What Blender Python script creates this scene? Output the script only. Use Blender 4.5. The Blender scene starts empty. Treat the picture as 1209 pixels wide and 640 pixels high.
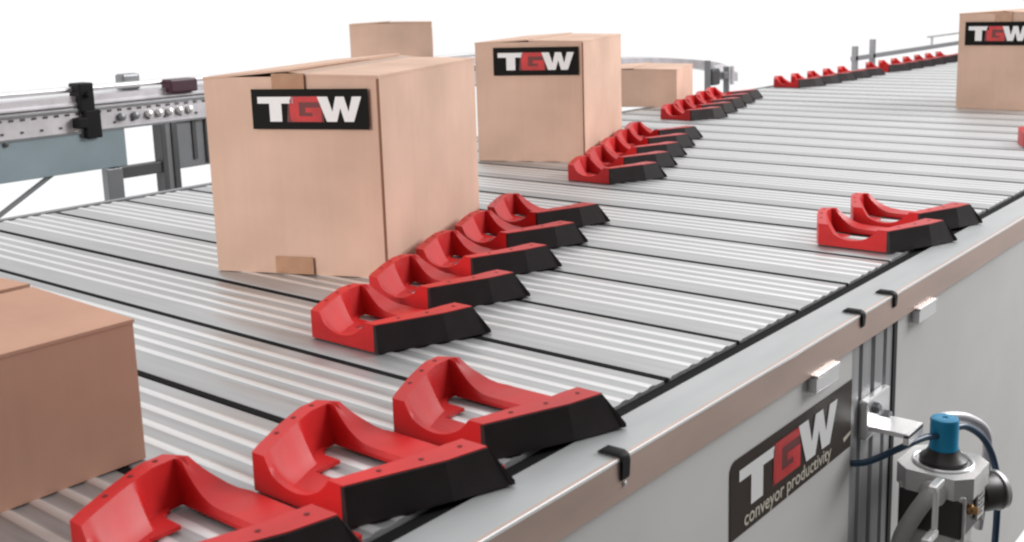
import bpy, bmesh, math, random
from mathutils import Matrix, Vector
random.seed(7)
sc = bpy.context.scene
col = sc.collection

# ---------------------------------------------------------------- camera
F, CX, CY = 1306.126, 605.5, 243.83
YAW, PIT, ROL, H = -0.690897, 0.185636, -0.030602, 0.38113
cam_d = bpy.data.cameras.new('camera')
cam = bpy.data.objects.new('camera', cam_d)
col.objects.link(cam)
sc.camera = cam
cam_d.sensor_fit = 'HORIZONTAL'
cam_d.sensor_width = 36.0
cam_d.lens = F / 1209.0 * 36.0
cam_d.shift_x = (604.5 - CX) / 1209.0
cam_d.shift_y = (CY - 320.0) / 1209.0
cam_d.clip_start = 0.02
cam_d.clip_end = 100.0
cy, sy, cp, sp = math.cos(YAW), math.sin(YAW), math.cos(PIT), math.sin(PIT)
fw = Vector((sy * cp, cy * cp, -sp)); rr = Vector((cy, -sy, 0)); uu = rr.cross(fw)
r2 = rr * math.cos(ROL) + uu * math.sin(ROL)
u2 = -rr * math.sin(ROL) + uu * math.cos(ROL)
M = Matrix.Identity(4)
for i in range(3):
    M[i][0] = r2[i]; M[i][1] = u2[i]; M[i][2] = -fw[i]
M[2][3] = H
cam.matrix_world = M
cam_d.dof.use_dof = True
cam_d.dof.focus_distance = 1.55
cam_d.dof.aperture_fstop = 14.0

sc.render.engine = 'CYCLES'
sc.render.resolution_x = 1024
sc.render.resolution_y = 542
sc.view_settings.view_transform = 'Standard'
sc.view_settings.look = 'None'
sc.view_settings.exposure = 0.0
sc.view_settings.gamma = 1.0
sc.cycles.filter_width = 2.3

# ---------------------------------------------------------------- world: white studio cove behind, darker room behind the camera
w = bpy.data.worlds.new('World')
sc.world = w
w.use_nodes = True
nt = w.node_tree
nt.nodes.clear()
wo = nt.nodes.new('ShaderNodeOutputWorld')
bg = nt.nodes.new('ShaderNodeBackground')
tc = nt.nodes.new('ShaderNodeTexCoord')
dot = nt.nodes.new('ShaderNodeVectorMath'); dot.operation = 'DOT_PRODUCT'
dot.inputs[1].default_value = Vector((-0.88, 0.40, 0.25)).normalized()
ramp = nt.nodes.new('ShaderNodeValToRGB')
mp = nt.nodes.new('ShaderNodeMapRange')
mp.inputs['From Min'].default_value = -1; mp.inputs['From Max'].default_value = 1
nt.links.new(tc.outputs['Generated'], dot.inputs[0])
nt.links.new(dot.outputs['Value'], mp.inputs['Value'])
nt.links.new(mp.outputs['Result'], ramp.inputs['Fac'])
e = ramp.color_ramp.elements
e[0].position = 0.22; e[0].color = (0.10, 0.095, 0.09, 1)
e[1].position = 0.70; e[1].color = (1, 1, 1, 1)
nt.links.new(ramp.outputs['Color'], bg.inputs['Color'])
bg.inputs['Strength'].default_value = 1.02
nt.links.new(bg.outputs[0], wo.inputs['Surface'])

def area(name, loc, target, size, power, color=(1, 1, 1)):
    d = bpy.data.lights.new(name, 'AREA')
    d.shape = 'RECTANGLE'; d.size = size[0]; d.size_y = size[1]
    d.energy = power; d.color = color
    o = bpy.data.objects.new(name, d)
    col.objects.link(o)
    o.location = loc
    o.rotation_euler = (Vector(target) - Vector(loc)).to_track_quat('-Z', 'Y').to_euler()
    return o
area('softbox_back', (1.6, 5.4, 2.4), (-1.2, 1.4, 0.1), (2.6, 1.8), 250)
area('softbox_front', (-2.3, -2.6, 1.3), (-1.3, 1.8, 0.15), (2.0, 1.4), 110, (1, 0.95, 0.92))
area('softbox_top', (-1.4, 3.6, 3.2), (-1.4, 3.2, 0.0), (2.5, 2.5), 18)

# ---------------------------------------------------------------- materials
MATS = {}
def mat(name, rgb, rough=0.5, metal=0.0, spec=0.5, noise=0.0, nscale=20.0, stretch=(1, 1, 1), bump=0.0, bscale=60.0, rvar=0.0, coat=0.0):
    m = bpy.data.materials.new(name)
    m.use_nodes = True
    t = m.node_tree
    b = t.nodes['Principled BSDF']
    b.inputs['Base Color'].default_value = (*rgb, 1)
    b.inputs['Roughness'].default_value = rough
    b.inputs['Metallic'].default_value = metal
    b.inputs['Specular IOR Level'].default_value = spec
    b.inputs['Coat Weight'].default_value = coat
    if noise or bump or rvar:
        c = t.nodes.new('ShaderNodeTexCoord')
        mpn = t.nodes.new('ShaderNodeMapping')
        mpn.inputs['Scale'].default_value = stretch
        t.links.new(c.outputs['Object'], mpn.inputs['Vector'])
        n = t.nodes.new('ShaderNodeTexNoise')
        n.inputs['Scale'].default_value = nscale
        n.inputs['Detail'].default_value = 6
        t.links.new(mpn.outputs[0], n.inputs['Vector'])
        if noise:
            r = t.nodes.new('ShaderNodeValToRGB')
            lo = tuple(max(0, v * (1 - noise)) for v in rgb); hi = tuple(min(1, v * (1 + noise)) for v in rgb)
            r.color_ramp.elements[0].position = 0.3; r.color_ramp.elements[0].color = (*lo, 1)
            r.color_ramp.elements[1].position = 0.7; r.color_ramp.elements[1].color = (*hi, 1)
            t.links.new(n.outputs['Fac'], r.inputs['Fac'])
            t.links.new(r.outputs['Color'], b.inputs['Base Color'])
        if rvar:
            mr = t.nodes.new('ShaderNodeMapRange')
            mr.inputs['To Min'].default_value = max(0.02, rough - rvar)
            mr.inputs['To Max'].default_value = rough + rvar
            t.links.new(n.outputs['Fac'], mr.inputs['Value'])
            t.links.new(mr.outputs['Result'], b.inputs['Roughness'])
        if bump:
            n2 = t.nodes.new('ShaderNodeTexNoise')
            n2.inputs['Scale'].default_value = bscale
            n2.inputs['Detail'].default_value = 4
            t.links.new(mpn.outputs[0], n2.inputs['Vector'])
            bp = t.nodes.new('ShaderNodeBump')
            bp.inputs['Strength'].default_value = bump
            bp.inputs['Distance'].default_value = 0.002
            t.links.new(n2.outputs['Fac'], bp.inputs['Height'])
            t.links.new(bp.outputs['Normal'], b.inputs['Normal'])
    MATS[name] = m
    return m

mat('slat_ridge_glint', (0.76, 0.76, 0.76), 0.36, 0.6)  # polished ridge tops; their white highlight is also put into the colour
mat('slat_aluminium', (0.45, 0.455, 0.46), 0.42, 0.62, noise=0.10, nscale=11, stretch=(0.5, 9, 9), bump=0.06, bscale=90, rvar=0.10)
mat('gap_shade_black', (0.010, 0.010, 0.011), 0.85, spec=0.1)  # black that stands in for shade in the gaps around the slats
mat('rail_aluminium', (0.46, 0.47, 0.475), 0.55, 0.6, noise=0.05, nscale=9, stretch=(4, 0.7, 4), bump=0.03, bscale=90, rvar=0.05)
mat('rail_face_reflection', (0.56, 0.42, 0.36), 0.40, 0.55, noise=0.12, nscale=6, stretch=(4, 1, 4), rvar=0.08)  # aluminium browned: a pinkish reflection put into the base colour
mat('panel_steel', (0.68, 0.67, 0.655), 0.5, 0.2, noise=0.07, nscale=3.5, stretch=(1, 1, 1.6), bump=0.05, bscale=4, rvar=0.08)
mat('profile_aluminium', (0.40, 0.40, 0.41), 0.5, 0.5, noise=0.10, nscale=12, stretch=(12, 12, 0.5))
mat('bright_metal', (0.80, 0.80, 0.80), 0.3, 0.6)
mat('dark_gap', (0.012, 0.012, 0.013), 0.7)
mat('black_rubber', (0.020, 0.014, 0.015), 0.5, spec=0.3, noise=0.25, nscale=30, bump=0.06, bscale=200)
mat('red_plastic', (0.52, 0.015, 0.016), 0.38, spec=0.30, noise=0.12, nscale=22, bump=0.04, bscale=150, rvar=0.06)
mat('hole_dark', (0.10, 0.006, 0.006), 0.8)
mat('sticker_black', (0.006, 0.006, 0.005), 0.6, spec=0.12, noise=0.1, nscale=20)
mat('sticker_brown', (0.035, 0.023, 0.016), 0.5, spec=0.2, noise=0.1, nscale=20)
mat('sticker_white', (0.82, 0.82, 0.82), 0.5)
mat('sticker_red', (0.55, 0.012, 0.015), 0.45, noise=0.25, nscale=30)
mat('sticker_darkred', (0.13, 0.006, 0.007), 0.45)
mat('sticker_cream', (0.62, 0.57, 0.48), 0.5)
mat('steel_teal', (0.31, 0.39, 0.43), 0.35, 0.4, noise=0.12, nscale=5, stretch=(1, 1, 1), rvar=0.05)
mat('frame_dark', (0.085, 0.088, 0.09), 0.45, 0.3, noise=0.15, nscale=8)
mat('frame_grey', (0.24, 0.25, 0.26), 0.4, 0.5, noise=0.1, nscale=8)
mat('roller_zinc', (0.45, 0.45, 0.47), 0.35, 0.8)
mat('beam_light', (0.66, 0.64, 0.67), 0.4, 0.4, noise=0.12, nscale=25)
mat('belt_white', (0.85, 0.85, 0.86), 0.6)
mat('plum_plastic', (0.06, 0.015, 0.03), 0.4)
mat('black_plastic', (0.009, 0.009, 0.010), 0.6, spec=0.2)
mat('knob_blue', (0.008, 0.27, 0.50), 0.42, noise=0.08, nscale=20)
mat('hose_blue', (0.02, 0.06, 0.12), 0.35)
mat('hose_grey', (0.44, 0.44, 0.42), 0.45, noise=0.1, nscale=40)
mat('cast_grey', (0.66, 0.66, 0.65), 0.36, 0.35, noise=0.12, nscale=18, bump=0.1, bscale=120)
mat('body_dark', (0.035, 0.030, 0.028), 0.4)
mat('brass', (0.35, 0.20, 0.08), 0.4, 0.7)

_t = MATS['red_plastic'].node_tree
_b = _t.nodes['Principled BSDF']; _src = _b.inputs['Base Color'].links[0].from_socket
_oi = _t.nodes.new('ShaderNodeObjectInfo'); _hs = _t.nodes.new('ShaderNodeHueSaturation')
_mr = _t.nodes.new('ShaderNodeMapRange'); _mr.inputs['To Min'].default_value = 0.86; _mr.inputs['To Max'].default_value = 1.12
_t.links.new(_oi.outputs['Random'], _mr.inputs['Value']); _t.links.new(_mr.outputs['Result'], _hs.inputs['Value'])
_t.links.new(_src, _hs.inputs['Color']); _t.links.new(_hs.outputs['Color'], _b.inputs['Base Color'])
def cardboard(name, rgb):
    m = bpy.data.materials.new(name); m.use_nodes = True
    t = m.node_tree; b = t.nodes['Principled BSDF']
    b.inputs['Roughness'].default_value = 0.78
    b.inputs['Specular IOR Level'].default_value = 0.2
    c = t.nodes.new('ShaderNodeTexCoord')
    n = t.nodes.new('ShaderNodeTexNoise'); n.inputs['Scale'].default_value = 7; n.inputs['Detail'].default_value = 8
    t.links.new(c.outputs['Object'], n.inputs['Vector'])
    mpn = t.nodes.new('ShaderNodeMapping'); mpn.inputs['Scale'].default_value = (95, 95, 0.8)
    t.links.new(c.outputs['Object'], mpn.inputs['Vector'])
    n2 = t.nodes.new('ShaderNodeTexNoise'); n2.inputs['Scale'].default_value = 1.0; n2.inputs['Detail'].default_value = 2
    t.links.new(mpn.outputs[0], n2.inputs['Vector'])
    mx = t.nodes.new('ShaderNodeMath'); mx.operation = 'MULTIPLY_ADD'
    t.links.new(n.outputs['Fac'], mx.inputs[0]); mx.inputs[1].default_value = 0.88
    m2 = t.nodes.new('ShaderNodeMath'); m2.operation = 'MULTIPLY'; m2.inputs[1].default_value = 0.12
    t.links.new(n2.outputs['Fac'], m2.inputs[0]); t.links.new(m2.outputs[0], mx.inputs[2])
    r = t.nodes.new('ShaderNodeValToRGB')
    r.color_ramp.elements[0].position = 0.30; r.color_ramp.elements[0].color = (*[v * 0.86 for v in rgb], 1)
    r.color_ramp.elements[1].position = 0.70; r.color_ramp.elements[1].color = (*[min(1, v * 1.10) for v in rgb], 1)
    t.links.new(mx.outputs[0], r.inputs['Fac'])
    t.links.new(r.outputs['Color'], b.inputs['Base Color'])
    bp = t.nodes.new('ShaderNodeBump'); bp.inputs['Strength'].default_value = 0.25; bp.inputs['Distance'].default_value = 0.0015
    t.links.new(mx.outputs[0], bp.inputs['Height'])
    n3 = t.nodes.new('ShaderNodeTexNoise'); n3.inputs['Scale'].default_value = 9; n3.inputs['Detail'].default_value = 1
    t.links.new(c.outputs['Object'], n3.inputs['Vector'])
    b3 = t.nodes.new('ShaderNodeBump'); b3.inputs['Strength'].default_value = 0.35; b3.inputs['Distance'].default_value = 0.006
    t.links.new(n3.outputs['Fac'], b3.inputs['Height']); t.links.new(bp.outputs['Normal'], b3.inputs['Normal'])
    t.links.new(b3.outputs['Normal'], b.inputs['Normal'])
    MATS[name] = m
cardboard('cardboard', (0.68, 0.468, 0.362))
cardboard('cardboard_shaded', (0.49, 0.285, 0.205))  # same cardboard made darker, the near carton's shade put into the colour
mat('packing_tape', (0.42, 0.225, 0.125), 0.30, noise=0.10, nscale=30, bump=0.35, bscale=55)
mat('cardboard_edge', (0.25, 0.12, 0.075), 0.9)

# ---------------------------------------------------------------- helpers
def obj(name, bm, materials, parent=None, smooth=None, loc=None):
    me = bpy.data.meshes.new(name)
    bmesh.ops.recalc_face_normals(bm, faces=bm.faces)
    bm.to_mesh(me); bm.free()
    for m in ([materials] if isinstance(materials, str) else materials):
        me.materials.append(MATS[m])
    if smooth is not None:
        for p in me.polygons: p.use_smooth = True
        me.set_sharp_from_angle(angle=math.radians(smooth))
    o = bpy.data.objects.new(name, me)
    col.objects.link(o)
    if parent: o.parent = parent
    if loc: o.location = loc
    return o

def tag(o, label, cat, group=None, kind=None):
    if label: o['label'] = label
    if cat: o['category'] = cat
    if group: o['group'] = group
    if kind: o['kind'] = kind
    return o

def thing(name, loc, label, cat, rz=0, group=None):
    o = bpy.data.objects.new(name, None)
    o.empty_display_size = 0.05
    col.objects.link(o)
    o.location = loc; o.rotation_euler = (0, 0, rz)
    return tag(o, label, cat, group)

def copy_tree(o, parent=None):
    c = o.copy(); col.objects.link(c)
    if parent: c.parent = parent
    for ch in list(o.children): copy_tree(ch, c)
    return c

def box(bm, x0, x1, y0, y1, z0, z1, bev=0.0, mi=0, mtx=None):
    tmp = bmesh.new()
    bmesh.ops.create_cube(tmp, size=1)
    for v in tmp.verts:
        v.co = Vector(((x0 + x1) / 2 + v.co.x * (x1 - x0), (y0 + y1) / 2 + v.co.y * (y1 - y0), (z0 + z1) / 2 + v.co.z * (z1 - z0)))
    if bev: bmesh.ops.bevel(tmp, geom=list(tmp.edges), offset=bev, segments=2, affect='EDGES', profile=0.6)
    merge(bm, tmp, mi, mtx)

def merge(bm, tmp, mi=0, mtx=None):
    vm = {}
    for v in tmp.verts: vm[v] = bm.verts.new(mtx @ v.co if mtx else v.co)
    for f in tmp.faces:
        try:
            nf = bm.faces.new([vm[v] for v in f.verts]); nf.material_index = mi
        except ValueError: pass
    tmp.free()

def prism(bm, pts, axis, a, b, mi=0, mtx=None):
    """pts: 2D outline; axis: extrusion axis; other two axes take the 2D coords in order"""
    tmp = bmesh.new()
    def P(p, t):
        if axis == 'x': return Vector((t, p[0], p[1]))
        if axis == 'y': return Vector((p[0], t, p[1]))
        return Vector((p[0], p[1], t))
    A = [tmp.verts.new(P(p, a)) for p in pts]; B = [tmp.verts.new(P(p, b)) for p in pts]
    n = len(pts)
    tmp.faces.new(A); tmp.faces.new(B[::-1])
    for i in range(n): tmp.faces.new([A[i], A[(i + 1) % n], B[(i + 1) % n], B[i]])
    bmesh.ops.recalc_face_normals(tmp, faces=tmp.faces)
    merge(bm, tmp, mi, mtx)

def lathe(bm, prof, mtx, seg=40, mi=0):
    tmp = bmesh.new()
    rings = []
    for r, z in prof:
        rings.append([tmp.verts.new((r * math.cos(2 * math.pi * k / seg), r * math.sin(2 * math.pi * k / seg), z)) for k in range(seg)])
    for a, b in zip(rings, rings[1:]):
        for k in range(seg): tmp.faces.new([a[k], a[(k + 1) % seg], b[(k + 1) % seg], b[k]])
    tmp.faces.new(rings[0][::-1]); tmp.faces.new(rings[-1])
    merge(bm, tmp, mi, mtx)

def catmull(pts, n=10):
    P = [Vector(p) for p in pts]; P = [2 * P[0] - P[1]] + P + [2 * P[-1] - P[-2]]
    out = []
    for i in range(1, len(P) - 2):
        for k in range(n):
            t = k / n
            out.append(0.5 * ((2 * P[i]) + (-P[i - 1] + P[i + 1]) * t + (2 * P[i - 1] - 5 * P[i] + 4 * P[i + 1] - P[i + 2]) * t * t + (-P[i - 1] + 3 * P[i] - 3 * P[i + 1] + P[i + 2]) * t ** 3))
    out.append(P[-2])
    return out

def tube(bm, pts, r, seg=12, curve=True, mi=0):
    path = catmull(pts) if curve else [Vector(p) for p in pts]
    rings = []
    up = Vector((0.13, 0.21, 0.97)).normalized()
    for i, p in enumerate(path):
        d = (path[min(i + 1, len(path) - 1)] - path[max(i - 1, 0)]).normalized()
        s = d.cross(up).normalized(); t = s.cross(d)
        rings.append([bm.verts.new(p + r * (math.cos(2 * math.pi * k / seg) * s + math.sin(2 * math.pi * k / seg) * t)) for k in range(seg)])
    for a, b in zip(rings, rings[1:]):
        for k in range(seg):
            f = bm.faces.new([a[k], a[(k + 1) % seg], b[(k + 1) % seg], b[k]]); f.material_index = mi
    bm.faces.new(rings[0][::-1]); bm.faces.new(rings[-1])

# frame on a vertical plane: local s along horizontal direction, z up, outward = normal
def wall_mtx(origin, direction, normal):
    d = Vector(direction).normalized(); n = Vector(normal).normalized()
    m = Matrix.Identity(4)
    for i in range(3):
        m[i][0] = d[i]; m[i][1] = n[i]; m[i][2] = (0, 0, 1)[i]; m[i][3] = origin[i]
    return m

def flat_poly(bm, pts, mtx, off, mi=0):
    vs = [bm.verts.new(mtx @ Vector((p[0], off, p[1]))) for p in pts]
    f = bm.faces.new(vs); f.material_index = mi

# letters as outlines in a unit box: returns list of polygons (w, polys)
def letter_T(x, w, h):
    t = 0.27 * h; c = x + w / 2; s = w * 0.17
    return [[(x, h - t), (c - s, h - t), (c + s, h - t), (x + w, h - t), (x + w, h), (x, h)], [(c - s, 0), (c + s, 0), (c + s, h - t), (c - s, h - t)]]
def letter_W(x, w, h):
    o = [(0, 1), (.235, 1), (.335, .40), (.42, 1), (.61, 1), (.70, .40), (.79, 1), (1, 1), (.81, 0), (.60, 0), (.515, .54), (.43, 0), (.20, 0)]
    return [[(x + a * w, b * h) for a, b in o]]
def letter_block(x, w, h, sl=.18):
    return [[(x - sl * h, -.02 * h), (x + w, -.02 * h), (x + w - sl * h, 1.02 * h), (x, 1.02 * h)]]
def letter_G(x, w, h):
    t = 0.22 * h
    return [[(x + w * .06, 0), (x + w * .30, t), (x + w * .30, h - t), (x + w * .06, h), (x, h * .86), (x, h * .14)],
            [(x + w * .06, h), (x + w * .30, h - t), (x + w, h - t), (x + w, h)],
            [(x + w * .06, 0), (x + w, 0), (x + w * .72, t), (x + w * .30, t)],
            [(x + w, 0), (x + w, h * .56), (x + w * .72, h * .56 - t * .0), (x + w * .72, t)],
            [(x + w * .50, h * .56), (x + w * .50, h * .56 - t * .9), (x + w * .72, h * .56 - t * .9), (x + w * .72, h * .56)]]

def logo(parent, mtx, s0, s1, z0, z1, bgmat, off=0.0):
    bm = bmesh.new()
    box(bm, s0, s1, off, off + 0.0006, z0, z1, mtx=mtx)
    st = obj('logo_sticker', bm, bgmat, parent)
    W = s1 - s0; Hh = z1 - z0
    h = Hh * 0.62; zb = z0 + Hh * 0.19
    def put(polys, name, m, lift=0.0012):
        b = bmesh.new()
        for p in polys: flat_poly(b, [(q[0], q[1] + zb) for q in p], mtx, off + lift)
        obj(name, b, m, st)
    put(letter_T(s0 + W * .055, W * .31, h), 'letter', 'sticker_white')
    put(letter_block(s0 + W * .325, W * .30, h, .10), 'letter_ground', 'sticker_darkred', 0.0009)
    put(letter_G(s0 + W * .335, W * .27, h), 'letter', 'sticker_red')
    put(letter_W(s0 + W * .575, W * .375, h), 'letter', 'sticker_white', 0.0015)
    return st

# ---------------------------------------------------------------- sorter bed
P = 0.15; Y0 = 0.76570
XL, XR = -2.030, -0.562
RIDGES = (.048, .072, .096, .121)
def slat_profile():
    pts = []
    g = 0.0045
    y0, y1 = g, P - g
    top = [(y0, -0.006), (y0 + 0.0012, -0.0012), (y0 + 0.004, 0.0), (0.036, -0.0002)]
    for c in RIDGES:
        top += [(c - .0080, -0.0007), (c - .0046, 0.0003), (c - .0030, 0.0010), (c + .0030, 0.0010), (c + .0046, 0.0003), (c + .0080, -0.0007)]
    top += [(y1 - 0.001, -0.001), (y1, -0.006)]
    return top + [(y1, -0.022), (y0, -0.022)]
prof = slat_profile()
bm = bmesh.new()
prism(bm, prof, 'x', 0, XR - XL)
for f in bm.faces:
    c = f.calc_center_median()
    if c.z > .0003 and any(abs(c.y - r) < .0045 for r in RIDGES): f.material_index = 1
slat0 = obj('slat', bm, ['slat_aluminium', 'slat_ridge_glint'], smooth=50)
bm = bmesh.new(); box(bm, 0.0015, XR - XL - 0.0015, -0.0040, 0.0041, -0.0215, -0.0008)
obj('gap_shade', bm, 'gap_shade_black', slat0)  # black strip filling the slat gap, its shade given as colour
SHOE_SLATS = {-3: 'under the nearest red shoe at the bottom edge', -2: 'under the second red shoe from the bottom edge', -1: 'under the third red shoe from the viewer, near the front rail',
  5: 'under the front shoe of the pair at the right edge of the bed', 6: 'under the rear shoe of the pair at the right edge of the bed'}
ORD = ['first', 'second', 'third', 'fourth', 'fifth', 'sixth', 'seventh']
for i in range(5):
    SHOE_SLATS[i] = 'under the %s shoe beside the large middle carton' % ORD[i]
    SHOE_SLATS[7 + i] = 'under the %s shoe beside the second labelled carton' % ORD[i]
    SHOE_SLATS[14 + i] = 'under the %s shoe beside the low plain carton' % ORD[i]
    SHOE_SLATS[22 + i] = 'under the %s shoe of the far row by the left rail' % ORD[i]
for i in range(7): SHOE_SLATS[28 + i] = 'under the %s shoe of the farthest row' % ORD[i]
SHOE_SLATS[12] = 'just beyond the shoes beside the second labelled carton'
SHOE_SLATS[13] = 'under the shoe cut by the right picture edge'
SHOE_SLATS[27] = 'in the gap between the two farthest rows of shoes'
NS = 62
for i, k in enumerate(range(-7, NS)):
    o = slat0 if i == 0 else copy_tree(slat0)
    o.location = (XL + random.uniform(-.0006, .0006), Y0 + k * P, random.uniform(-.0003, .0003))
    if k < -3: lb = 'ribbed aluminium slat under the shade-darkened carton, nearer than all the red shoes'
    elif k > 34: lb = 'ribbed aluminium slat at the far end, beyond the farthest row of shoes'
    elif 19 <= k <= 21: lb = 'ribbed aluminium slat between the row by the low carton and the far row'
    elif k in SHOE_SLATS: lb = 'ribbed slat ' + SHOE_SLATS[k]
    else: lb = 'ribbed aluminium slat that carries no shoe in view, between two dark gaps'
    tag(o, lb, 'slat', 'aluminium slats of the sorter bed')

Yn, Yf = -0.5, Y0 + NS * P
fr = thing('conveyor_sorter', (0, 0, 0), 'long aluminium sorter frame with reflection-browned front edge and grey side panels under the slats', 'conveyor')
bm = bmesh.new(); box(bm, XL - .004, -0.545, Yn, Yf, -0.075, -0.030)
obj('bed_tray', bm, 'dark_gap', fr)  # dark underside added so the gaps between slats read black
# black strip in the gap right of the slats, painted as its shade
bm = bmesh.new()
box(bm, XR + 0.001, -0.5445, Yn, Yf, -0.030, -0.0035)
obj('gap_strip', bm, 'gap_shade_black', fr)
bm = bmesh.new()
prism(bm, [(-0.5440, -0.030), (-0.5440, -0.0015), (-0.5425, 0.0), (-0.4925, 0.0), (-0.4922, -0.004), (-0.5385, -0.004), (-0.5385, -0.030)], 'y', Yn, Yf)
obj('top_rail', bm, 'rail_aluminium', fr)
bm = bmesh.new()
prism(bm, [(-0.4950, 0.0004), (-0.4915, 0.0004), (-0.4902, -0.0010), (-0.4902, -0.0372), (-0.4935, -0.0372), (-0.4935, -0.004), (-0.4950, -0.004)], 'y', Yn, Yf)
obj('front_edge', bm, 'rail_face_reflection', fr)
bm = bmesh.new()
prism(bm, [(-0.4915, 0.0006), (-0.4903, 0.0003), (-0.4898, -0.0012), (-0.4905, -0.0030), (-0.4920, -0.0008)], 'y', Yn, Yf)
obj('edge_trim', bm, 'bright_metal', fr)
# left border of the bed
bm = bmesh.new()
prism(bm, [(XL - .006, -.06), (XL - .006, 0.002), (XL - .018, 0.003), (XL - .030, 0.001), (XL - .030, -.06)], 'y', Yn, Yf)
obj('left_rail', bm, 'frame_grey', fr)
# panels
XP = -0.497
for (a, b, name) in ((Yn, 1.229, 'side_panel'), (1.372, Yf, 'side_panel')):
    bm = bmesh.new(); box(bm, XP - .003, XP, a, b, -0.62, -0.030, bev=0.0008)
    obj(name, bm, 'panel_steel', fr)
bm = bmesh.new()
# grooved vertical aluminium profile
a, b = 1.232, 1.362
pts = [(a, XP - .04), (a, XP - .001), (a + .020, XP - .001), (a + .022, XP - .006), (a + .030, XP - .006), (a + .032, XP - .001),
       (a + .058, XP - .001), (a + .060, XP - .008), (a + .070, XP - .008), (a + .072, XP - .001), (a + .098, XP - .001), (a + .100, XP - .006),
       (a + .108, XP - .006), (a + .110, XP - .001), (b, XP - .001), (b, XP - .04)]
tmpb = bmesh.new()
prism(tmpb, [(p[1], p[0]) for p in pts], 'z', -0.62, -0.030)
obj('corner_post', tmpb, 'profile_aluminium', fr)
bm = bmesh.new(); box(bm, XP - .012, XP + .0008, 1.3625, 1.3735, -0.62, -0.038)
obj('panel_seam', bm, 'dark_gap', fr)
# small clips under the edge
for (y0, y1) in ((1.104, 1.166), (1.424, 1.490)):
    bm = bmesh.new()
    box(bm, -0.4965, -0.4865, y0, y1, -0.058, -0.0385, bev=0.001)
    box(bm, -0.4965, -0.4850, y0, y1, -0.0415, -0.0375, bev=0.0008)
    obj('panel_clip', bm, 'bright_metal', fr)
# dark hooked gaskets lapping over the edge
hooks = [(0.729, 1.25), (1.2385, 1.0), (1.341, 1.0)]
for (y, s) in hooks:
    bm = bmesh.new()
    hw = .0048 * s
    # bent strap: lies on the rail, turns over the edge and hangs down the front
    pth = [(-.5135, .0016), (-.5100, .0042), (-.4930, .0044), (-.4885, .0020), (-.4872, -.0030), (-.4880, -.0135 * s), (-.4893, -.0160 * s),
           (-.4899, -.0150 * s), (-.4893, -.0030), (-.4905, .0010), (-.4935, .0012), (-.5130, .0008)]
    prism(bm, pth, 'y', y - hw, y + hw)
    bmesh.ops.bevel(bm, geom=[e for e in bm.edges], offset=.0003, segments=1, affect='EDGES')
    obj('edge_hook', bm, 'black_plastic', fr, smooth=40)
# bright stud below the nearest hook, put in for its white glint
bm = bmesh.new()
lathe(bm, [(.0025, 0), (.0025, .0012), (.001, .002)], Matrix.Translation((-0.4902, 0.729, -0.0235)) @ Matrix.Rotation(math.pi / 2, 4, 'Y'), 16)
obj('glint_stud', bm, 'bright_metal', fr)

# side sticker with writing
mt = wall_mtx((XP, 0, 0), (0, 1, 0), (1, 0, 0))
S0, S1, ZB, ZT = 0.926, 1.228, -0.164, -0.079
bm = bmesh.new()
pts = [(S1, ZB), (S1, ZT), (S0 + .012, ZT)] + [(S0 + .012 - .012 * math.sin(t), ZT - .012 + .012 * math.cos(t)) for t in (0.4, 0.8, 1.2, math.pi / 2)] + [(S0, ZB)]
tmpb = bmesh.new()
A = [tmpb.verts.new((XP + .0003, p[0], p[1])) for p in pts]; B = [tmpb.verts.new((XP + .0010, p[0], p[1])) for p in pts]
tmpb.faces.new(A); tmpb.faces.new(B[::-1])
for i in range(len(pts)): tmpb.faces.new([A[i], A[(i + 1) % len(pts)], B[(i + 1) % len(pts)], B[i]])
merge(bm, tmpb)
stk = obj('logo_sign', bm, 'sticker_brown', fr)
def put_side(polys, m, zb, lift=0.0016):
    b = bmesh.new()
    for p in polys: flat_poly(b, [(q[0], q[1] + zb) for q in p], mt, lift)
    obj('letter', b, m, stk)
hh = 0.046
put_side(letter_T(0.944, .078, hh), 'sticker_white', -0.1385)
put_side(letter_block(1.021, .066, hh, .06), 'sticker_darkred', -0.1375, .0013)
put_side(letter_G(1.020, .066, hh), 'sticker_red', -0.1370)
put_side(letter_W(1.080, .104, hh * 1.06), 'sticker_white', -0.1385, .0019)
def text_mesh(body, size, mtx, m, parent, name='lettering', stretch=1.0):
    cu = bpy.data.curves.new('txt', 'FONT'); cu.body = body; cu.size = size; cu.offset = size * 0.012
    to = bpy.data.objects.new('txt', cu); col.objects.link(to)
    dg = bpy.context.evaluated_depsgraph_get(); dg.update()
    me = bpy.data.meshes.new_from_object(to.evaluated_get(dg))
    bpy.data.objects.remove(to)
    xs = [v.co.x for v in me.vertices]; 
    for v in me.vertices: v.co = mtx @ Vector((v.co.x * stretch, 0.0016, v.co.y))
    me.materials.clear(); me.materials.append(MATS[m])
    o = bpy.data.objects.new(name, me); col.objects.link(o); o.parent = parent
    return o
text_mesh('conveyor productivity', 0.0235, wall_mtx((XP, 0.955, -0.1575), (0, 1, 0), (1, 0, 0)), 'sticker_cream', stk, stretch=1.02)
b = bmesh.new()
flat_poly(b, [(1.206, -.152), (1.226, -.147), (1.226, -.143), (1.204, -.146)], mt, 0.0016)
obj('arrow_mark', b, 'sticker_cream', stk)

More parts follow.
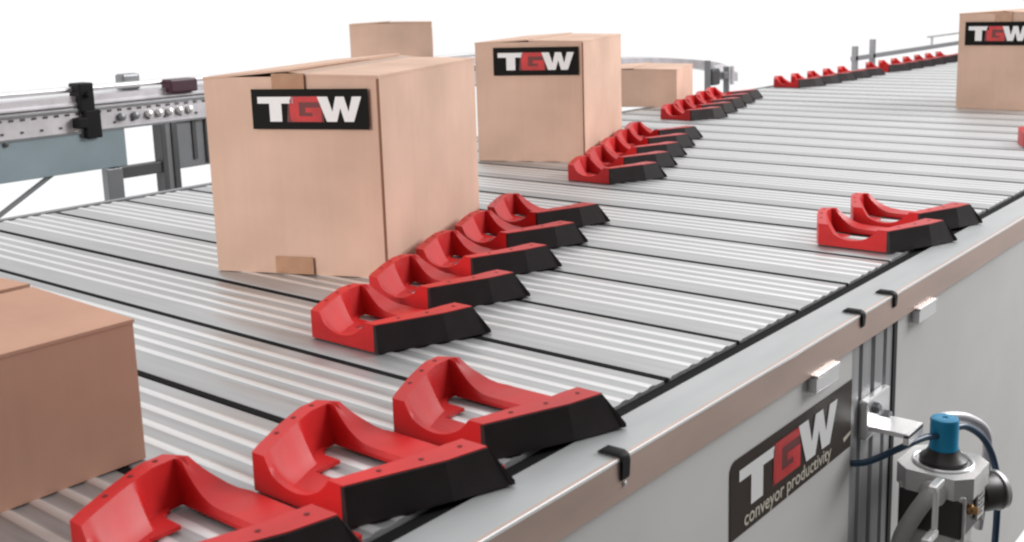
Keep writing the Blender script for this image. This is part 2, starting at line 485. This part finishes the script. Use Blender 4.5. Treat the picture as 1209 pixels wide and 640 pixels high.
# ---------------------------------------------------------------- sorter shoe
def lerp_table(T, y):
    if y <= T[0][0]: return T[0][1]
    for (a, va), (b, vb) in zip(T, T[1:]):
        if y <= b: return va + (vb - va) * (y - a) / (b - a)
    return T[-1][1]
def sst(a, b, x):
    t = max(0, min(1, (x - a) / (b - a))); return t * t * (3 - 2 * t)
LEFT = [(0, 0), (.010, -.006), (.045, -.023), (.078, -.036), (.100, -.038), (.109, -.020), (.124, -.002), (.138, .022)]
RIGHT = [(0, .107), (.039, .122), (.079, .138), (.116, .146), (.138, .146)]
def strip_w(y): return .016 + .011 * min(1, y / .10)
def shoe_z(x, y, xl, xr):
    zf = 0.004
    HL = .033 + .0045 * min(1, y / .080)
    t = max(0, min(1, (x + .019) / .048)); zbk = .0080 + (.0375 - .0080) * (1 - t) ** 2.3
    if y > .1015: HL = zbk
    foot = .036 if y < .058 else (.036 - (y - .058) / .006 * .015 if y < .064 else .021)
    dl = x - xl; dr = xr - x
    z = zf
    # left wall: strip top then slanted inner face
    zl = HL if dl < .0150 else (zf + (HL - zf) * (1 - (dl - .0150) / (foot - .0150)) ** 1.25 if dl < foot else zf)
    z = max(z, zl)
    # right wall
    HR = .033 - (.033 - .009) * sst(.117, .122, y)
    ws = strip_w(y)
    zr = HR if dr < ws else (zf + (HR - zf) * (1 - (dr - ws) / .004) if dr < ws + .004 else zf)
    z = max(z, zr)
    # front lip, scooped in the middle
    u = x
    c = max(0, 1 - ((u - .050) / .040) ** 2)
    lip = .033 - .021 * c ** .75
    zl2 = lip if y < .005 else zf + (lip - zf) * (1 - (y - .005) / .017) ** 1.6 if y < .022 else zf
    z = max(z, zl2)
    # back bar
    bar = zbk - (zbk - zf) * (1 - min(1, max(0, (y - .1000) / .0030)))
    z = max(z, bar)
    return z
def shoe_body():
    ys = [0, .0025, .005, .007] + [.007 + .013 * k / 6 for k in range(1, 7)] + [.0275, .036, .041, .047, .056, .058, .061, .064, .070, .075, .080, .086, .090, .093, .0965, .1000, .1015, .1030, .107, .110, .114, .117, .1195, .122, .125, .128, .132, .138]
    rows = []
    segs = None
    for y in ys:
        xl = lerp_table(LEFT, y); xr = lerp_table(RIGHT, y)
        ws = strip_w(y); K = [(xl, 3), (xl + .0150, 5), (xl + .021, 4), (xl + .036, 3), (max(.018, xl + .040), 12), (xr - ws - .004, 2), (xr - ws, 6), (xr, 0)]
        xs = []; tg = []
        for (a, n), (b2, _) in zip(K, K[1:]):
            for k in range(n): xs.append(a + (b2 - a) * k / n); tg.append(len(tg))
        xs.append(xr)
        rows.append([(x, y, shoe_z(x, y, xl, xr)) for x in xs])
    nx = len(rows[0])
    c_foot = 8; c_mid = 15; c_strip = 27
    bm = bmesh.new()
    V = [[bm.verts.new(p) for p in r] for r in rows]
    for j in range(len(rows) - 1):
        ym = (ys[j] + ys[j + 1]) / 2
        for i in range(nx - 1):
            hole = False
            if .047 < ym < .075 and c_mid <= i < c_strip: hole = True
            if .075 < ym < .1000 and c_foot + (2 if ym < .080 else 1 if ym < .086 else 0) <= i < c_strip: hole = True
            if not hole: bm.faces.new([V[j][i], V[j][i + 1], V[j + 1][i + 1], V[j + 1][i]])
    be = [e for e in bm.edges if len(e.link_faces) == 1]
    r = bmesh.ops.extrude_edge_only(bm, edges=be)
    for v in [g for g in r['geom'] if isinstance(g, bmesh.types.BMVert)]: v.co.z = 0.0008
    bmesh.ops.remove_doubles(bm, verts=bm.verts, dist=1e-5)
    # screw holes as flat discs, the dark of the hole put into their colour
    def hole_at(x, y, z, rad=.0022):
        vs = [bm.verts.new((x + rad * math.cos(2 * math.pi * k / 12), y + rad * math.sin(2 * math.pi * k / 12), z + .0003)) for k in range(12)]
        f = bm.faces.new(vs); f.material_index = 1
    for y in (.034, .062, .088):
        xl = lerp_table(LEFT, y) + .0065
        hole_at(xl, y, shoe_z(xl, y, lerp_table(LEFT, y), 1))
    for y in (.034, .068, .104):
        xr = lerp_table(RIGHT, y) - strip_w(y) * .55
        hole_at(xr, y, .033)
    return bm
shoe0 = thing('sorter_shoe', (0, 0, 0), 'x', 'sorter shoe')
obj('body', shoe_body(), ['red_plastic', 'hole_dark'], shoe0, smooth=24)
# black push face along the right side, three facets in plan, bottom a little proud
bm = bmesh.new()
top = [(.1085, -.0006), (.1385, .076), (.1478, .116)]
bot = [(.1105, -.0006), (.1440, .078), (.1610, .1255)]
tin = [(.1045, -.0006), (.1340, .077), (.1430, .1165)]
zt, zb = .0322, .0008
ring = []
for a, b_, c in zip(top, bot, tin):
    ring.append([bm.verts.new((c[0], c[1], zb)), bm.verts.new((c[0], c[1], zt)), bm.verts.new((a[0], a[1], zt)), bm.verts.new((b_[0], b_[1], zb))])
for A, B in zip(ring, ring[1:]):
    for k in range(4): bm.faces.new([A[k], A[(k + 1) % 4], B[(k + 1) % 4], B[k]])
bm.faces.new(ring[0]); bm.faces.new(ring[-1][::-1])
obj('push_face', bm, 'black_rubber', shoe0, smooth=8)
# bevelled nose at the rear of the push face
bm = bmesh.new()
t0, t1 = (.1205, .1185, .0325), (.1475, .1162, .0321)
b0, b1, b2, b3 = (.118, .1195, .0008), (.1620, .1262, .0008), (.1640, .1290, .0012), (.1350, .1400, .0008)
b2u, b3u = (.1636, .1285, .0050), (.1350, .1405, .0060)
vv = [bm.verts.new(p) for p in (t0, t1, b2u, b3u, b0, b1, b2, b3)]
bmesh.ops.convex_hull(bm, input=vv)
obj('nose', bm, 'black_rubber', shoe0)

def put_shoe(first, x, k, label, group=None):
    o = shoe0 if first else copy_tree(shoe0)
    o.location = (x, Y0 + (k + .245) * P, 0.0009)
    tag(o, label, 'sorter shoe', group)
GS = 'red sorter shoes standing on the slats'
near = [(-.700, -3, 'red plastic shoe with black push face, nearest the viewer, cut by the bottom edge'),
        (-.692, -2, 'red plastic shoe second from the bottom edge beside the front rail'),
        (-.686, -1, 'red plastic shoe third from the viewer, behind the other two near the front rail')]
for i, (x, k, l) in enumerate(near): put_shoe(i == 0, x, k, l, GS)
ords = ['first', 'second', 'third', 'fourth', 'fifth', 'sixth']
for i in range(5):
    put_shoe(False, -.972 - .0610 * i, i, '%s red shoe from the front in the row beside the large middle carton' % ords[i], GS)
for i in range(5):
    put_shoe(False, -1.378 - .0640 * i, 7 + i, '%s red shoe from the front in the row beside the second labelled carton' % ords[i], GS)
for i in range(5):
    put_shoe(False, -1.815 - .0460 * i, 14.15 + i, '%s red shoe from the front in the row beside the low plain carton' % ords[i], GS)
for i in range(5):
    put_shoe(False, -2.015 + .003 * i, 22 + i, '%s red shoe from the left in the far row standing along the left rail' % ords[i], GS)
for i in range(7):
    put_shoe(False, -1.995 + .003 * i, 28 + i, '%s red shoe from the left in the farthest row before the right carton' % (ords + ['seventh'])[i], GS)
put_shoe(False, -.686, 5, 'front shoe of the two red shoes at the right edge of the bed', GS)
put_shoe(False, -.694, 6, 'rear shoe of the two red shoes at the right edge of the bed', GS)
put_shoe(False, -.712, 13, 'red shoe mostly cut off by the right edge of the picture', GS)

# ---------------------------------------------------------------- cartons
def carton(name, loc, ang, wd, ln, ht, label, m='cardboard', tape=True, sticker=None, seam_raise=0.003, bottom_tape=False, flap_gap=.004, seam=False):
    t = thing(name, loc, label, 'carton', ang)
    # body: x 0..wd (front face at y=0), y 0..ln
    bm = bmesh.new()
    z1 = ht - .004
    e = .0015
    ou = [(0, 0), (wd, 0), (wd, ln), (0, ln)]
    nz, nseg = 8, 10
    # four slightly bulging walls
    corners = [Vector((p[0], p[1], 0)) for p in ou]
    cen = Vector((wd / 2, ln / 2, 0))
    for s in range(4):
        a, b_ = corners[s], corners[(s + 1) % 4]
        d = (b_ - a); n = Vector((d.y, -d.x, 0)).normalized()
        grid = []
        for j in range(nz + 1):
            row = []
            for i in range(nseg + 1):
                u = i / nseg; v = j / nz
                bul = .0022 * math.sin(math.pi * u) * math.sin(math.pi * v) * (1 + .5 * math.sin(s * 2.1 + wd * 40))
                row.append(bm.verts.new(a + d * u + n * bul + Vector((0, 0, z1 * v))))
            grid.append(row)
        for j in range(nz):
            for i in range(nseg): bm.faces.new([grid[j][i], grid[j][i + 1], grid[j + 1][i + 1], grid[j + 1][i]])
    bmesh.ops.remove_doubles(bm, verts=bm.verts, dist=1e-5)
    bm.faces.new([bm.verts.new((p[0], p[1], .0002)) for p in ou])
    bm.faces.new([bm.verts.new((p[0] , p[1] , z1 - .001)) for p in ou])
    bmesh.ops.remove_doubles(bm, verts=bm.verts, dist=1e-5)
    edges = [ed for ed in bm.edges if abs(ed.verts[0].co.x - ed.verts[1].co.x) < 1e-6 and abs(ed.verts[0].co.y - ed.verts[1].co.y) < 1e-6 and
             min(abs(ed.verts[0].co.x), abs(ed.verts[0].co.x - wd)) < 1e-6 and min(abs(ed.verts[0].co.y), abs(ed.verts[0].co.y - ln)) < 1e-6]
    obj('body', bm, m, t, smooth=30)
    if seam:
        bm = bmesh.new(); box(bm, wd - .0022, wd + .0014, -.0030, .0004, .002, ht - .008, bev=.0008)
        obj('corner_seam', bm, 'cardboard_edge', t)
    # top flaps, meeting along the length, edges a touch proud
    mid = wd * .5
    for side in (0, 1):
        bm = bmesh.new()
        if side == 0: xa, xb, za, zb_ = -.0008, mid - flap_gap / 2, ht - .0035, ht - .0005 + seam_raise
        else: xa, xb, za, zb_ = mid + flap_gap / 2, wd + .0008, ht + .0002, ht - .0035
        th = .0032
        pr = [(xa, za), (xb, zb_), (xb, zb_ - th), (xa, za - th)]
        prism(bm, pr, 'y', -.0010, ln + .0010)
        f = obj('flap', bm, m, t)
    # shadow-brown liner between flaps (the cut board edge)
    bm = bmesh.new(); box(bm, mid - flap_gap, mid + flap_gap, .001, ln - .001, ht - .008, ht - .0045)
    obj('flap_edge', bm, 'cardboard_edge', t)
    if tape:
        bm = bmesh.new()
        tw = .025
        zt_ = ht + .0018
        prism(bm, [(mid - tw, ht - .0010), (mid, zt_ + .001), (mid + tw, ht - .0004), (mid + tw, ht - .0008), (mid, zt_ + .0005), (mid - tw, ht - .0014)], 'y', -.0020, ln + .002)
        box(bm, mid - tw, mid + tw, -.0032, -.0024, ht - .034, ht + .0005)
        obj('tape', bm, 'packing_tape', t)
    if bottom_tape:
        bm = bmesh.new(); box(bm, wd * .47 - .03, wd * .47 + .03, -.0032, -.0022, .0012, .026)
        obj('tape', bm, 'packing_tape', t)
    if sticker:
        s0, s1, z0, z1_ = sticker
        logo(t, wall_mtx((0, 0, 0), (1, 0, 0), (0, -1, 0)), s0, s1, z0, z1_, 'sticker_black', .0034)
    return t
carton('cardboard_box', (-1.347, .945, .0010), math.radians(22.6), .270, .408, .287,
       'large carton with black logo label and small tape tab, beside a row of five shoes', sticker=(.077, .255, .210, .266), bottom_tape=True, seam_raise=.007, seam=True)
carton('cardboard_box', (-1.741, 1.983, .0010), math.atan2(.096, .241), .262, .415, .284,
       'light brown carton with black logo label standing behind the large middle carton', sticker=(.046, .252, .203, .268), tape=False, seam=True)
ang3 = math.radians(20)
w3 = .30
bx, by = -1.959 - w3 * math.cos(ang3), 3.261 - w3 * math.sin(ang3)
carton('cardboard_box', (bx, by, .001), ang3, w3, .30, .132, 'low plain carton without label behind the second labelled carton', tape=False)
carton('cardboard_box', (-1.131, 3.568, .001), 0.0, .262, .36, .297,
       'light brown carton with black logo label cut by the right picture edge', sticker=(.020, .212, .196, .267))
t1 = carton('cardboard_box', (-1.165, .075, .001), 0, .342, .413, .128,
       'carton without label, coloured darker as in shade, at the bottom left corner', m='cardboard_shaded', tape=False)
SIDE_X = -2.9
carton('cardboard_box', (-3.10, 2.83, .151), math.radians(44), .305, .16, .158,
       'plain carton riding on the rear side lane, seen above the large middle carton', tape=False)

# ---------------------------------------------------------------- side lane behind the bed on the left
sl = thing('side_lane', (0, 0, 0), 'grey side conveyor lane on dark legs with teal side plate behind the bed', 'conveyor')
ya, yb = -0.6, 4.25
bm = bmesh.new()
prism(bm, [(-2.900, .050), (-2.900, .128), (-2.906, .134), (-2.906, .150), (-2.960, .150), (-2.960, .050)], 'y', ya, yb)
obj('beam', bm, 'beam_light', sl)
bm = bmesh.new(); box(bm, -2.9005, -2.893, ya, yb, .108, .116, bev=.001); box(bm, -2.905, -2.895, ya, yb, .046, .052)
obj('beam_lip', bm, 'frame_grey', sl)
bm = bmesh.new()
y = ya
while y < 2.1:
    box(bm, -2.8995, -2.8975, y, y + .012, .098, .104); y += .032
y = ya
while y < 3.0:
    box(bm, -2.8995, -2.8975, y + .01, y + .018, .064, .070); y += .055
obj('slot_row', bm, 'frame_dark', sl)
bm = bmesh.new()
box(bm, -2.8985, -2.8960, ya, yb, .120, .124)
obj('beam_groove', bm, 'frame_dark', sl)
bm = bmesh.new()
tube(bm, [(-2.93, ya, .168), (-2.93, yb, .168)], .009, 12, curve=False)
obj('guide_rail', bm, 'bright_metal', sl, smooth=40)
bm = bmesh.new(); box(bm, -3.30, -2.962, ya, yb, .120, .150)
obj('belt', bm, 'belt_white', sl)
bm = bmesh.new(); box(bm, -2.905, -2.899, ya, 1.752, -.062, .047, bev=.002)
obj('side_plate', bm, 'steel_teal', sl)
for yy in (1.40, 1.62):
    bm = bmesh.new()
    lathe(bm, [(.007, 0), (.007, .005), (.003, .007)], Matrix.Translation((-2.899, yy, .040)) @ Matrix.Rotation(math.pi / 2, 4, 'Y'), 12)
    obj('bolt', bm, 'frame_dark', sl)
# black clamp over the beam
bm = bmesh.new()
box(bm, -2.915, -2.880, 1.625, 1.672, .030, .110, bev=.004)
box(bm, -2.940, -2.884, 1.615, 1.660, .105, .186, bev=.005)
box(bm, -2.925, -2.870, 1.595, 1.625, .062, .092, bev=.004)
lathe(bm, [(.008, 0), (.008, .014)], Matrix.Translation((-2.884, 1.64, .155)) @ Matrix.Rotation(math.pi / 2, 4, 'Y'), 14)
obj('clamp', bm, 'black_plastic', sl)
# plum and grey sensor blocks on top
bm = bmesh.new(); box(bm, -2.93, -2.88, 1.905, 2.000, .135, .175, bev=.005)
obj('sensor', bm, 'plum_plastic', sl)
bm = bmesh.new(); box(bm, -2.99, -2.95, 1.790, 1.850, .1505, .198, bev=.008)
obj('sensor', bm, 'frame_grey', sl)
# bright roller bearings on the beam face
for k, yy in enumerate((1.745, 1.790, 1.835, 1.870, 1.905, 1.940, 1.975)):
    bm = bmesh.new()
    lathe(bm, [(.012, 0), (.012, .008), (.005, .012)], Matrix.Translation((-2.8985, yy, .080)) @ Matrix.Rotation(math.pi / 2, 4, 'Y'), 16)
    obj('bearing', bm, 'frame_grey' if k < 2 else 'bright_metal', sl, smooth=40)
# legs
def leg(name, x0, x1, y0, y1, z0, z1, m, notch=False):
    bm = bmesh.new(); box(bm, x0, x1, y0, y1, z0, z1, bev=.002)
    if notch: box(bm, x1, x1 + .004, (y0 * 2 + y1) / 3, (y0 + y1 * 2) / 3, z0, z1)
    return obj(name, bm, m, sl)
leg('leg', -2.94, -2.895, 1.868, 1.885, -.80, .048, 'frame_dark')
leg('leg', -2.94, -2.900, 1.885, 1.905, -.80, .048, 'frame_grey')
leg('leg', -2.94, -2.895, 1.905, 1.925, -.80, .048, 'frame_dark')
leg('leg', -2.93, -2.900, 1.685, 1.735, -.80, -.066, 'frame_grey')
leg('crossbar', -2.93, -2.902, 1.70, 1.868, -.100, -.066, 'frame_dark')
bm = bmesh.new(); tube(bm, [(-2.92, 1.53, -.060), (-2.92, 1.20, -.245)], .007, 10, curve=False)
obj('brace', bm, 'frame_grey', sl)
bm = bmesh.new(); box(bm, -3.02, -2.91, 1.925, 2.10, -.098, .045, bev=.002)
dr = obj('drive_box', bm, 'frame_grey', sl)
bm = bmesh.new(); box(bm, -2.9095, -2.905, 1.985, 1.998, -.075, .045)
obj('drive_slot', bm, 'frame_dark', dr)
bm = bmesh.new(); box(bm, -2.9095, -2.903, 2.03, 2.10, -.090, .045)
obj('drive_cover', bm, 'frame_dark', dr)

# curved lane leaving the side lane towards the bed
cl = thing('curved_lane', (0, 0, 0), 'grey curved conveyor end behind the low plain carton', 'conveyor')
bm = bmesh.new()
arc = catmull([(-3.00, 3.9, .100), (-2.92, 4.30, .093), (-2.80, 4.60, .078), (-2.62, 4.75, .050), (-2.45, 4.62, .015)], 10)
prev = None
for p in arc:
    ring_ = [bm.verts.new(p + Vector((0, 0, 0))), bm.verts.new(p + Vector((0, 0, -.040))), bm.verts.new(p + Vector((-.10, .02, -.040))), bm.verts.new(p + Vector((-.10, .02, 0.004)))]
    if prev:
        for k in range(4): bm.faces.new([prev[k], prev[(k + 1) % 4], ring_[(k + 1) % 4], ring_[k]])
    else: bm.faces.new(ring_[::-1])
    prev = ring_
bm.faces.new(prev)
obj('curved_guard', bm, 'beam_light', cl, smooth=40)
bm = bmesh.new(); box(bm, -2.99, -2.95, 4.20, 4.24, -.80, .060, bev=.002)
obj('leg', bm, 'frame_grey', cl)
# sensor bracket pair at the left rail, far
sb = thing('sensor_bracket', (-2.3, 4.17, -.06), 'small dark sensor bracket on posts above the third row of shoes', 'sensor')
for (y_, z_) in ((-.095, .165), (.065, .130)):
    bm = bmesh.new(); box(bm, -.012, .012, y_ - .005, y_ + .005, -.20, z_)
    obj('post', bm, 'frame_grey', sb)
bm = bmesh.new(); box(bm, -.02, .02, -.085, -.020, .060, .130, bev=.010)
obj('sensor_head', bm, 'frame_dark', sb)
bm = bmesh.new(); box(bm, -.015, .015, .020, .058, .080, .110, bev=.004)
obj('sensor_head', bm, 'frame_grey', sb)
bm = bmesh.new(); box(bm, -.006, .006, .105, .125, .050, .130, bev=.003)
obj('reflector', bm, 'beam_light', sb)

# far end stop frame by the left rail
gf = thing('guard_frame', (-2.3, 5.6, 0), 'thin grey guard frame with two posts and a long rail at the far end', 'guard rail')
for (y, z1) in ((.01, .085), (.245, .110)):
    bm = bmesh.new(); box(bm, -.012, .012, y - .016, y + .016, -.25, z1, bev=.002)
    obj('post', bm, 'roller_zinc', gf)
bm = bmesh.new(); box(bm, -.012, .012, -.02, 4.2, .010, .034, bev=.002)
obj('rail', bm, 'roller_zinc', gf)
bm = bmesh.new(); box(bm, -.008, .008, 1.1, 4.2, .078, .088, bev=.002)
obj('rail', bm, 'beam_light', gf)
for y in (1.16, 2.70):
    bm = bmesh.new(); box(bm, -.005, .005, y, y + .012, .034, .079)
    obj('rail_support', bm, 'beam_light', gf)

# ---------------------------------------------------------------- pneumatic regulator
rg = thing('air_regulator', (-.430, 1.368, -.50), 'grey pneumatic regulator with bright blue knob and hoses, mounted beside the panel post', 'regulator')
R0 = Vector((-.430, 1.368, -.50))
def loc(x, y, z): return Vector((x, y, z)) - R0
cx_, cy_ = -.430, 1.368
T = lambda z: Matrix.Translation(loc(cx_, cy_, z))
bm = bmesh.new()
lathe(bm, [(.0175, 0), (.0185, .003), (.0175, .006), (.0175, .038), (.0165, .0415), (.0135, .0425), (.004, .0425), (.003, .041)], T(-.200), 36)
obj('knob', bm, 'knob_blue', rg, smooth=35)
bm = bmesh.new()
lathe(bm, [(.029, 0), (.029, .006), (.022, .012), (.0185, .018)], T(-.217), 36)
obj('collar', bm, 'body_dark', rg, smooth=35)
bm = bmesh.new()
prof_r = [(.0360, 0), (.0378, .0015), (.0378, .003), (.0360, .0045), (.0342, .003), (.0342, .0015)]
tmpb = bmesh.new()
seg = 48; rings = []
for (r_, z_) in prof_r: rings.append([tmpb.verts.new((r_ * math.cos(2 * math.pi * k / seg), r_ * math.sin(2 * math.pi * k / seg), z_)) for k in range(seg)])
for a, b_ in zip(rings, rings[1:] + rings[:1]):
    for k in range(seg): tmpb.faces.new([a[k], a[(k + 1) % seg], b_[(k + 1) % seg], b_[k]])
merge(bm, tmpb, 0, T(-.2185))
obj('ring', bm, 'bright_metal', rg, smooth=40)
bm = bmesh.new()
oct_ = []
for sx, sy_ in ((1, 1), (-1, 1), (-1, -1), (1, -1)):
    a = (.048 * sx, .030 * sy_); b_ = (.030 * sx, .048 * sy_)
    oct_ += [a, b_] if sx * sy_ > 0 else [b_, a]
prism(bm, oct_, 'z', -.245, -.2175, mtx=Matrix.Translation(loc(cx_, cy_, 0)))
obj('bonnet', bm, 'cast_grey', rg)
bm = bmesh.new()
box(bm, -.040, .040, -.044, .044, 0, .052, bev=.004, mtx=T(-.2975))
obj('valve_body', bm, 'body_dark', rg)
for sx in (-1, 1):
    for s2 in (-1, 1):
        bm = bmesh.new()
        lathe(bm, [(.006, 0), (.006, .058), (.004, .060)], T(-.300) @ Matrix.Translation((.036 * sx, .037 * s2, 0)), 14)
        obj('bolt', bm, 'cast_grey', rg, smooth=40)
bm = bmesh.new()
box(bm, -.030, .030, -.036, .036, 0, .16, bev=.006, mtx=T(-.458))
box(bm, .030, .034, -.012, .004, .06, .12, mtx=T(-.458)); 
obj('filter_bowl', bm, 'cast_grey', rg)
bm = bmesh.new()
box(bm, .0342, .0360, -.020, .000, .070, .130, mtx=T(-.458))
box(bm, .0302, .0345, .018, .032, .080, .125, mtx=T(-.458))
obj('label_plate', bm, 'black_plastic', rg)
# gauge on the far side
G = Matrix.Translation(loc(-.408, 1.430, -.280)) @ Matrix.Rotation(math.radians(58), 4, 'Z') @ Matrix.Rotation(math.pi / 2, 4, 'Y')
bm = bmesh.new(); lathe(bm, [(.012, -.05), (.012, 0), (.024, .002), (.025, .030), (.023, .034)], G, 32)
obj('gauge', bm, 'body_dark', rg, smooth=35)
bm = bmesh.new()
seg = 40; rings = []; tmpb = bmesh.new()
for (r_, z_) in [(.022, .033), (.0265, .033), (.0265, .039), (.022, .039)]: rings.append([tmpb.verts.new((r_ * math.cos(2 * math.pi * k / seg), r_ * math.sin(2 * math.pi * k / seg), z_)) for k in range(seg)])
for a, b_ in zip(rings, rings[1:] + rings[:1]):
    for k in range(seg): tmpb.faces.new([a[k], a[(k + 1) % seg], b_[(k + 1) % seg], b_[k]])
merge(bm, tmpb, 0, G)
obj('gauge_rim', bm, 'bright_metal', rg, smooth=40)
bm = bmesh.new(); lathe(bm, [(.0225, .035), (.0225, .0365)], G, 32)
obj('gauge_glass', bm, 'panel_steel', rg)
# bracket to the post
bm = bmesh.new()
box(bm, XP - .001 + .430, XP + .010 + .430, 1.255 - 1.368, 1.330 - 1.368, .335, .385, bev=.003)
box(bm, XP + .005 + .430, -.438 + .430, 1.262 - 1.368, 1.312 - 1.368, .346, .352, bev=.001)
box(bm, -.445 + .430, -.438 + .430, 1.262 - 1.368, 1.312 - 1.368, .338, .351, bev=.001)
obj('bracket', bm, 'bright_metal', rg)
for (y_, z_) in ((1.275, -.128), (1.312, -.150)):
    bm = bmesh.new()
    lathe(bm, [(.008, 0), (.008, .007), (.005, .009)], Matrix.Translation(loc(XP + .010, y_, z_)) @ Matrix.Rotation(math.pi / 2, 4, 'Y'), 6)
    obj('bracket_bolt', bm, 'frame_grey', rg)
# hoses
bm = bmesh.new()
tube(bm, [loc(*p) for p in ((-.4975, 1.236, -.190), (-.480, 1.248, -.187), (-.455, 1.285, -.176), (-.442, 1.325, -.174), (-.434, 1.352, -.178))], .0042)
obj('hose', bm, 'hose_blue', rg, smooth=60)
bm = bmesh.new()
tube(bm, [loc(*p) for p in ((-.428, 1.386, -.178), (-.418, 1.42, -.185), (-.405, 1.455, -.212), (-.397, 1.480, -.255), (-.394, 1.490, -.31), (-.394, 1.485, -.40), (-.396, 1.48, -.50))], .0046)
obj('hose', bm, 'hose_blue', rg, smooth=60)
bm = bmesh.new()
tube(bm, [loc(*p) for p in ((-.449, 1.385, -.172), (-.440, 1.41, -.172), (-.425, 1.455, -.187), (-.412, 1.49, -.220), (-.415, 1.50, -.30), (-.42, 1.50, -.36))], .0065)
obj('hose', bm, 'beam_light', rg, smooth=60)
bm = bmesh.new()
g0 = loc(-.425, 1.320, -.239)
tube(bm, [g0 + Vector((0, .012, .001)), g0, g0 + Vector((-.004, -.014, -.006)), g0 + Vector((-.016, -.026, -.030)), g0 + Vector((-.030, -.026, -.065)), g0 + Vector((-.040, -.020, -.12)), g0 + Vector((-.042, -.020, -.24))], .0105, 16)
obj('hose', bm, 'hose_grey', rg, smooth=60)
bm = bmesh.new()
Mg = Matrix.Translation(g0 + Vector((0, -.002, -.001))) @ Matrix.Rotation(math.radians(100), 4, 'X')
lathe(bm, [(.017, -.004), (.017, .004), (.013, .006)], Mg, 24)
obj('hose_nut', bm, 'cast_grey', rg, smooth=35)
bm = bmesh.new()
lathe(bm, [(.007, 0), (.007, .004), (.0045, .006), (.0045, .012)], Matrix.Translation(loc(-.389, 1.345, -.262)) @ Matrix.Rotation(math.pi / 2, 4, 'Y'), 18)
obj('port_plug', bm, 'brass', rg, smooth=35)
bm = bmesh.new()
box(bm, -.3895 + .430, -.386 + .430, 1.372 - 1.368, 1.400 - 1.368, .212, .252, bev=.0015)
obj('rating_plate', bm, 'cast_grey', rg)
bm = bmesh.new()
for k in range(5): box(bm, -.3862 + .430, -.3852 + .430, 1.376 - 1.368, (1.396 if k % 2 else 1.390) - 1.368, .219 + k * .006, .2215 + k * .006)
obj('cooling_ribs', bm, 'frame_dark', rg)
# small fittings on the left side of the valve
bm = bmesh.new()
box(bm, -.415 + .430, -.405 + .430, 1.268 - 1.368, 1.300 - 1.368, .283, .291, bev=.002)
box(bm, -.415 + .430, -.405 + .430, 1.250 - 1.368, 1.285 - 1.368, .222, .230, bev=.002)
box(bm, -.414 + .430, -.408 + .430, 1.283 - 1.368, 1.290 - 1.368, .222, .290, bev=.001)
obj('fitting', bm, 'bright_metal', rg)
